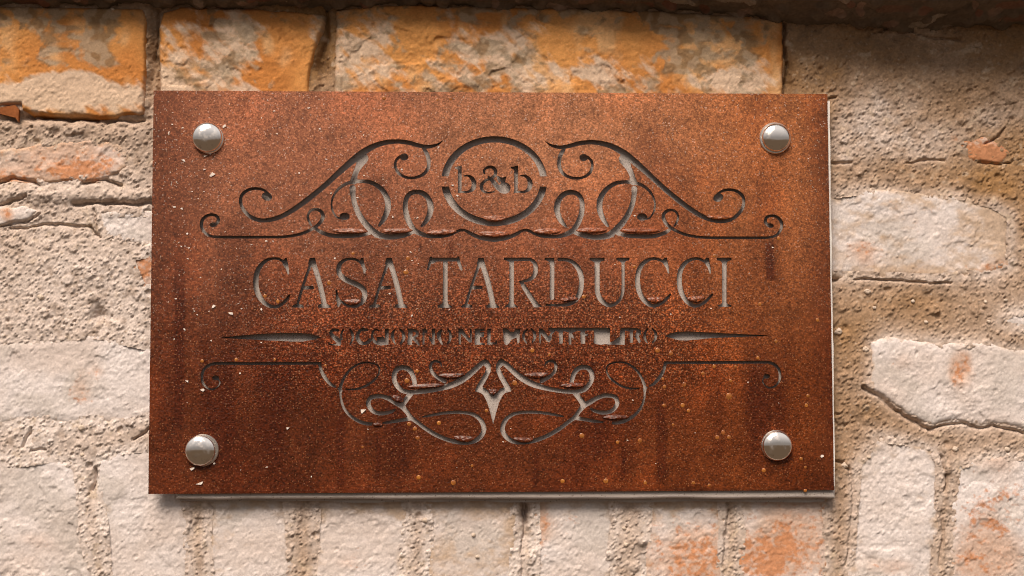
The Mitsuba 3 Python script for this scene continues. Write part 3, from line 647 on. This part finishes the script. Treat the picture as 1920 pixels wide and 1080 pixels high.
# lower ornament, left half
CUT.append(both(crop(350, 640, 5.143, ball(280, 352, 34, 24),
    stroke((300,362,22),(317,385,16),(318,405,16),(300,435,14),(262,460,18),(215,458,20),(175,430,22),(150,385,26),(147,330,28),(165,275,28),(205,235,30),(260,216,28),(310,213,28),(600,214,28),(1000,213,28),(1300,212,26), cap=False),
    stroke((1280,215,30),(1300,290,34),(1340,360,36),(1390,415,32),(1435,440,20), cap=False),
    stroke((1478,462,36),(1492,410,30),(1530,330,26),(1590,260,24),(1670,214,20),(1743,205,16),(1803,215,16),(1848,240,16),(1858,285,16),(1833,345,20),(1773,400,24),(1703,440,24),(1623,462,20),(1540,461,14)),
    P((1452,452),(1478,440),(1502,470),(1495,500),(1475,500)),
    stroke((1480,470,34),(1482,510,22),(1490,570,24),(1520,650,28),(1580,720,32),(1660,770,36),(1730,793,34),(1795,796,32), cap=False))))
CUT.append(both(crop(650, 640, 5.143,
    stroke((352,787,20),(440,775,32),(520,760,36),(612,745,40)),
    stroke((462,660,24),(420,680,34),(340,695,40),(265,680,40),(220,635,44),(208,590,44),(230,545,44),(280,530,42),(340,530,42),(410,555,46),(470,590,50),(530,625,52),(580,680,44),(620,735,44),(680,780,40),(760,840,42),(850,895,44),(950,940,42),(1050,968,44),(1150,978,42),(1230,962,44),(1290,920,46),(1322,860,46),(1315,800,46),(1280,745,42),(1220,705,36),(1150,688,32),(1060,683,32),(950,690,30),(850,705,28),(770,722,22),(735,728,16)),
    stroke((535,612,60),(575,558,52),(618,505,50)),
    stroke((656,425,44),(650,370,46),(630,310,48),(590,265,50),(540,252,48),(490,265,50),(460,310,48),(458,370,46),(485,425,46),(530,470,46),(600,490,44),(700,487,42),(800,475,42),(900,455,46),(1000,425,58),(1080,390,60),(1160,340,58),(1230,280,54),(1300,215,50),(1345,175,20), cap=False),
    stroke((916,240,8),(900,205,22),(860,190,26),(822,205,28),(808,250,30),(830,305,34),(880,350,34),(945,385,40)),
    P((1340,165),(1365,185),(1388,225),(1390,285),(1355,360),(1308,440),(1345,455),(1385,495),(1411,530),(1416,530),(1416,795),(1411,793),(1385,690),(1355,590),(1320,520),(1290,495),(1240,485),(1238,465),(1265,410),(1310,340),(1350,262),(1320,230)))))
cut = unary_union(CUT).buffer(1.2e-4, 3).buffer(-1.2e-4, 3).simplify(2e-5)
PX0, PX1, PZ = -0.25, 0.25, 0.14727
plate = sbox(PX0, -PZ, PX1, PZ).difference(cut)
pieces = sorted(getattr(plate, 'geoms', [plate]), key=lambda g: -g.area)
print('plate pieces', [round(g.area * 1e6, 1) for g in pieces])
TH = 0.0013


def extr(g, y0, y1):
    """solid between the planes y0 (front) and y1"""
    ms = []
    for q in getattr(g, 'geoms', [g]):
        m = trimesh.creation.extrude_polygon(q, y1 - y0, engine='earcut')
        v = m.vertices.copy(); m.vertices = np.stack([v[:, 0], y0 + v[:, 2], v[:, 1]], 1); m.invert(); ms.append(m)
    return trimesh.util.concatenate(ms)


labels['sign'] = {'label': 'rusted steel name sign with cut-out lettering and scrollwork bolted to the wall', 'category': 'sign'}
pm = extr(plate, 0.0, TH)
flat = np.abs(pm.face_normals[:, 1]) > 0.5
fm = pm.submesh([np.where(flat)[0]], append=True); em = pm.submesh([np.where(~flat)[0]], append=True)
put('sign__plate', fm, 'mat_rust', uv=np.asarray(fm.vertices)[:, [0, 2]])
put('sign__plate__cut_edge', em, 'mat_rust_edge')

# pale stone board behind the plate, a little low and to the right
YB1 = 0.0115


def gap(x, z):
    """the old board is uneven: it nearly touches the plate below the middle and falls away towards the top and the sides"""
    g = 2.9 + 0.5 * sst(0.0, -0.2, x) + 0.7 * sst(0.02, 0.09, z)
    g -= 2.2 * np.exp(-(x / 0.125)**2 - ((z + 0.082) / 0.030)**2) + 1.5 * np.exp(-((x - 0.06) / 0.15)**2 - ((z - 0.012) / 0.035)**2)
    return (np.clip(g, 0.25, None) * (1 - 0.7 * sst(-0.10, -0.14, z))) * 1e-3


Q = at([(325, 200), (1555, 188), (1567, 935), (329, 937)], TH)          # corners: top left, top right, bottom right, bottom left
rr = 0.0022
edge = np.array([0, .03, .12, .28, .5, .75, 1.0]) * rr


def spaced(L, n):
    return np.concatenate([edge, np.linspace(rr, L - rr, n)[1:-1], L - edge[::-1]]) / L


LU, LV = np.linalg.norm(Q[1] - Q[0]), np.linalg.norm(Q[3] - Q[0])
U, V = np.meshgrid(spaced(LU, 130), spaced(LV, 80))
W = (Q[0] * ((1 - U) * (1 - V))[..., None] + Q[1] * (U * (1 - V))[..., None] + Q[2] * (U * V)[..., None] + Q[3] * ((1 - U) * V)[..., None])
dd = np.minimum(np.minimum(U, 1 - U) * LU, np.minimum(V, 1 - V) * LV)
rd = np.where(dd < rr, rr - np.sqrt(np.clip(rr**2 - (rr - np.minimum(dd, rr))**2, 0, None)), 0)
bx, bz = W[..., 0], W[..., 1]
by = TH + gap(bx, bz) + rd + 0.0002 * (fb(bx, bz, 40, 3, 7) - .5)
bz = bz - 0.0012 * (fb(bx, bz * 0, 30, 3, 8) - .5) * sst(0.93, 1.0, V)
n1, n0 = U.shape
idx = np.arange(U.size).reshape(U.shape)
q = np.stack([idx[:-1, :-1], idx[1:, :-1], idx[1:, 1:], idx[:-1, 1:]], -1).reshape(-1, 4)
loop = np.concatenate([idx[0, :-1], idx[:-1, -1], idx[-1, :0:-1], idx[:0:-1, 0]])
vf = np.stack([bx.ravel(), by.ravel(), bz.ravel()], 1); vb = vf[loop].copy(); vb[:, 1] = YB1
k = np.arange(len(loop)); k2 = (k + 1) % len(loop); o = len(vf)
sk = np.stack([loop[k], loop[k2], o + k2, o + k], 1)
qq = np.vstack([q, sk])
put('sign__backing_board', trimesh.Trimesh(np.vstack([vf, vb]), np.vstack([qq[:, [0, 1, 2]], qq[:, [0, 2, 3]]]), process=False), 'mat_board', smooth=40)
labels['sign__backing_board'] = {'label': 'pale pitted stone board behind the rusted plate'}
# uneven bead of grey adhesive squeezed out under the board
xs = np.linspace(338, 1545, 240)
lowy = 939 + 3.2 * (fb(xs, xs * 0, 1 / 60, 3, 3) - .3) * 2 * sst(335, 420, xs)
ad = Polygon(np.vstack([at(np.stack([xs, lowy], 1), 0.009), at(np.stack([xs[::-1], np.full_like(xs, 915)], 1), 0.009)]))
put('sign__adhesive', extr(ad, 0.0078, 0.0145), 'mat_board')
# uneven white strip added to brighten the right-hand rim
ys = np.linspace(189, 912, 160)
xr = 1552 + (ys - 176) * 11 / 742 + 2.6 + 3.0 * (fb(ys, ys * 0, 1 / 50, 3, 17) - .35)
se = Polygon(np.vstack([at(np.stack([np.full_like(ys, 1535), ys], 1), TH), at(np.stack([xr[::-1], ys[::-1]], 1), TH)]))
put('sign__rim_strip', extr(se, TH + 0.00015, TH + 0.0030), 'mat_rim_strip')
labels['sign__rim_strip'] = {'label': 'thin added white strip along the right edge of the plate'}
# bolts: domed cap over a washer
BO = [((388,257), 28.0, (392,260), 28.0), ((1455.5,257.5), 27.0, (1453,259), 30.2), ((375,845), 28.0, (380.5,844), 29.5), ((1458,836), 27.8, (1455.5,835), 28.6)]
def lathe(prof, c):
    m = trimesh.creation.revolve(np.array(prof), sections=72)
    v = m.vertices.copy(); m.vertices = np.stack([v[:, 0] + c[0], -v[:, 2], v[:, 1] + c[1]], 1); m.invert() if False else None
    return trimesh.Trimesh(m.vertices, m.faces[:, ::-1], process=False)
for dc, dr_, wc, wr in BO:
    k = key_for('sign__bolt')
    R_, W_ = dr_ * 3.93e-4, wr * 3.93e-4
    Hd = 0.0068
    c, w = at([dc], -0.003)[0], at([wc])[0]
    a = np.linspace(0, 1, 22)
    prof = [(R_ * 0.86, 0.0012), (R_ * 0.97, 0.0012), (R_, 0.0016), (R_, 0.0024)] + [(R_ * math.cos(t * math.pi / 2)**0.92, 0.0024 + (Hd - 0.0024) * math.sin(t * math.pi / 2)) for t in a[1:-1]] + [(0, Hd)]
    put(k + '__cap', lathe(prof, c), 'mat_steel', smooth=35)
    put(k + '__washer', lathe([(0.003, 0.0), (W_, 0.0), (W_ * 1.0, 0.0008), (W_ * 0.96, 0.0014), (W_ * 0.9, 0.0015), (0.003, 0.0015)], w), 'mat_washer', smooth=35)
    put(k + '__shank', trimesh.creation.cylinder(0.004, segment=np.array([[w[0], -0.001, w[1]], [w[0], 0.011, w[1]]]), sections=20), 'mat_washer', smooth=40)

# pale flecks of grit and lime stuck to the plate
rng = np.random.default_rng(11)
FL = [(421,237,5),(343,302,5),(384,319,4),(397,327,7),(393,285,7),(386,292,4),(433,588,5),(402,575,6),(345,618,3),(490,642,3),(374,905,8),(360,880,7),(402,870,4),(540,803,4),(500,876,3),(583,893,3),(1541,855,5),(350,715,4),(380,732,5),(637,448,8),(480,448,4),(500,452,3),(1430,445,5),(490,580,4),(680,770,8),(450,700,4),(370,590,3),(1190,405,3),(330,560,3)]
FL += [(rng.uniform(300, 900), rng.uniform(180, 640), rng.uniform(1.5, 3.2)) for _ in range(90)] + [(rng.uniform(300, 1540), rng.uniform(180, 900), rng.uniform(1.2, 2.4)) for _ in range(60)]
gm = []
for x, y, r in FL:
    c = at([(x, y)])[0]
    if cut.intersects(Point(c).buffer(0.001)):
        continue
    n = int(rng.integers(5, 8)); a = np.sort(rng.uniform(0, 2 * np.pi, n)); rr = r * 3.9e-4 * rng.uniform(.45, 1.1, n)
    g = Polygon(np.stack([c[0] + rr * np.cos(a), c[1] + .7 * rr * np.sin(a)], 1)).convex_hull
    if g.geom_type == 'Polygon' and g.area > 1e-9:
        gm.append(extr(g, -min(0.0007, 0.4 * r * 4e-4), 0.0002))
put('sign__grit', trimesh.util.concatenate(gm), 'mat_grit')
labels['sign__grit'] = {'label': 'pale flecks of lime grit stuck to the rusted plate', 'kind': 'stuff'}

# ------------------------------------------------------------------ rain water: beads hanging on the lower edges of the plate, droplets on its face
def bead(px0, px1, thick, label, sag=0.0, key='water_bead'):
    """a lens of water along the line between two photo points, sagging below it"""
    a, b = at([px0])[0], at([px1])[0]
    L = np.linalg.norm(b - a); tx = (b - a) / L; nx = np.array([-tx[1], tx[0]])
    m = trimesh.creation.icosphere(4, 1.0); v = m.vertices.copy()
    t = v[:, 0]
    off = (1 - t**2) * sag * 3.93e-4
    w = (thick + 3) * 3.93e-4 / 2
    x = (a + b)[None] / 2 + tx[None] * (t * L / 2)[:, None] + nx[None] * (v[:, 2] * w - off)[:, None]
    yy = np.where(v[:, 1] < 0, v[:, 1] * 0.0019 * (0.75 + 0.5 * vn(t * 4 + a[0] * 900, v[:, 2] * 2, 5)), v[:, 1] * 0.0008)
    yy = np.where(yy < 0, yy * (0.18 + 0.82 * np.clip((1 - v[:, 2]) / 2, 0, 1)**0.8), yy)      # thin at the top, fullest along its lower rim
    m.vertices = np.stack([x[:, 0], yy, x[:, 1]], 1)
    k = key_for(key)
    put(k, m, 'mat_bead', smooth=True)
    labels[k] = {'label': label, 'category': 'water drop'}
    return k


for a, b, t, s, lb in [
    ((622,432),(690,434),8,0,'water bead on the plate edge under the leftmost upper loop'),
    ((716,433),(774,432),8,0,'water bead on the plate edge between the two left loops of the upper scrollwork'),
    ((800,437),(856,434),8,0,'water bead on the plate edge just left below the oval frame'),
    ((905,408),(950,408),9,2,'water bead at the bottom of the disc inside the oval, under the ampersand'),
    ((898,437),(957,437),9,2,'water bead on the wavy edge directly below the oval'),
    ((1000,434),(1052,433),9,0,'water bead on the plate edge just right below the oval frame'),
    ((1080,432),(1138,431),8,0,'water bead on the plate edge between the two right loops of the upper scrollwork'),
    ((1165,432),(1240,432),8,0,'water bead on the plate edge under the rightmost upper loop'),
    ((1325,406),(1375,406),6,2,'water bead inside the large curl at the right end of the upper scrollwork'),
    ((645,565),(677,564),9,2,'water bead inside the lower bowl of the letter S'),
    ((1050,562),(1085,560),6,0,'water bead above the base of the letter D'),
    ((1213,561),(1246,560),9,2,'water bead inside the bottom of the first of the two last letters C'),
    ((1288,560),(1322,558),9,2,'water bead inside the bottom of the last letter C'),
    ((822,704),(872,702),8,2,'water bead on the lower scrollwork left of the central point'),
    ((982,703),(1030,701),8,2,'water bead on the lower scrollwork right of the central point'),
    ((764,726),(832,722),7,0,'water bead on the thin plate tongue left of the central point'),
    ((1050,723),(1098,722),7,0,'water bead on the thin plate tongue right of the central point'),
    ((734,744),(757,752),10,0,'water bead at the tongue tip above the left small spiral'),
    ((915,732),(934,732),9,3,'water bead on the tip of the central diamond'),
    ((850,820),(890,822),9,2,'water bead inside the large bottom loop left of centre'),
    ((962,822),(1000,824),7,2,'water bead inside the large bottom loop right of centre'),
    ((1130,783),(1180,782),7,0,'water bead on the plate edge under the right small spiral'),
    ((698,796),(718,796),5,0,'short water bead bridging the cut below the left small spiral')]:
    bead(a, b, t, lb, s)
rng = np.random.default_rng(23)
SPOT = {}
DR = [(627,611,7),(645,514,5),(617,530,5),(765,484,5),(761,510,6),(662,475,4),(497,555,4),(521,565,4),(379,677,4),(443,674,4),(515,674,3),(782,696,4),(763,714,6),(823,793,5),(783,821,5),(778,804,5),(767,795,5),(912,770,4),(965,718,6),(998,657,5),(1030,665,3),(1141,655,3),(995,621,4),(985,553,4),(1095,556,5),(1233,657,6),(1258,663,5),(1421,671,4),(1367,743,7),(1370,714,4),(1339,687,4),(1379,687,3),(1280,760,5),(1291,770,4),(1246,725,4),(1283,721,5),(1243,710,3),(1200,826,5),(1158,829,4),(1091,817,6),(1136,902,6),(1055,902,5),(785,895,5),(850,905,6),(1345,820,5),(1367,820,5),(1356,811,5),(1262,796,3),(1512,760,4),(1515,742,4),(1533,600,4),(1432,882,5),(720,184,5),(845,185,4),(820,187,3),(1300,905,4),(1210,905,4),(1502,860,4),(1510,876,3),(1330,910,4),(610,685,3),(1190,500,4),(1340,480,4),(1318,700,4),(1470,420,4),(1460,447,4),(1455,640,4),(1425,570,4),(700,640,4),(620,372,4),(555,640,4),(710,700,3),(733,745,3),(885,873,3),(680,838,3),(1245,760,4),(1510,920,4)]
LAND = [(500,530,'the first letter C'),(587,530,'the first letter A'),(660,530,'the letter S'),(733,530,'the second letter A'),(835,530,'the letter T'),(905,530,'the third letter A'),(980,530,'the letter R'),(1060,530,'the letter D'),(1145,530,'the letter U'),(1225,530,'the second letter C'),(1300,530,'the last letter C'),(1370,530,'the letter I'),
        (500,632,'the left tapered bar'),(1350,630,'the right tapered bar'),(650,630,'the start of the small lettering'),(780,630,'the first small word'),(905,630,'the small word NEL'),(1000,630,'the middle of the small lettering'),(1140,635,'the broken gap in the small lettering'),(1215,630,'the end of the small lettering'),
        (395,700,'the lower left curl'),(500,681,'the lower left bar'),(1445,700,'the lower right curl'),(1340,680,'the lower right bar'),(680,700,'the thin loop left of centre'),(770,710,'the small spiral left of centre'),(720,755,'the teardrop left of centre'),(860,800,'the big bottom loop left of centre'),(925,730,'the central point'),(990,800,'the big bottom loop right of centre'),(1085,705,'the small spiral right of centre'),(1135,755,'the teardrop right of centre'),(1175,700,'the thin loop right of centre'),(1235,700,'the link right of the lower scrollwork'),
        (1458,836,'the lower right bolt'),(375,845,'the lower left bolt'),(1455,258,'the upper right bolt'),(1560,918,'the lower right corner'),(1560,600,'the right edge'),(925,925,'the middle of the bottom edge'),(1250,920,'the bottom edge right of centre'),(700,920,'the bottom edge left of centre'),(760,172,'the top edge left of centre'),(1460,425,'the upper right end curl'),(700,380,'the upper left loops')]
for x, y, r in DR:
    c = at([(x, y)])[0]
    if cut.intersects(Point(c).buffer(r * 3e-4)):
        continue
    m = trimesh.creation.icosphere(3, 1.0); v = m.vertices.copy(); rr = r * 3.1e-4
    m.vertices = np.stack([c[0] + v[:, 0] * rr, np.where(v[:, 1] < 0, v[:, 1] * rr * .22, v[:, 1] * 0.0002), c[1] + v[:, 2] * rr * rng.uniform(.9, 1.15)], 1)
    k = key_for('water_droplet')
    put(k, m, 'mat_rusty_water', smooth=True)
    SPOT[k] = x
    size = 'tiny' if r <= 3 else 'small' if r <= 4 else 'round' if r <= 5 else 'large'
    lm = min(LAND, key=lambda l: math.hypot(x - l[0], 1.2 * (y - l[1])))
    ax, ay = x - lm[0], y - lm[1]
    way = 'beside' if math.hypot(ax, ay) < 18 else ('above' if ay < 0 else 'below') if abs(ay) > 1.3 * abs(ax) else ('left of' if ax < 0 else 'right of') if abs(ax) > 2 * abs(ay) else ('up' if ay < 0 else 'down') + (' left of' if ax < 0 else ' right of')
    labels[k] = {'label': f'{size} rust-orange water droplet, {way} {lm[2]}', 'category': 'water drop', 'group': 'droplets scattered over the rusted plate'}
by = {}
for k, d in labels.items():
    if k.startswith('water_droplet'):
        by.setdefault(d['label'], []).append(k)
for t, ks in by.items():
    if len(ks) > 1:
        ks.sort(key=lambda k: SPOT[k])
        for n, k in enumerate(ks):
            labels[k]['label'] = ('left-hand ' if n == 0 else 'right-hand ' if n == len(ks) - 1 else 'middle ') + t.replace('rust-orange ', 'orange ')
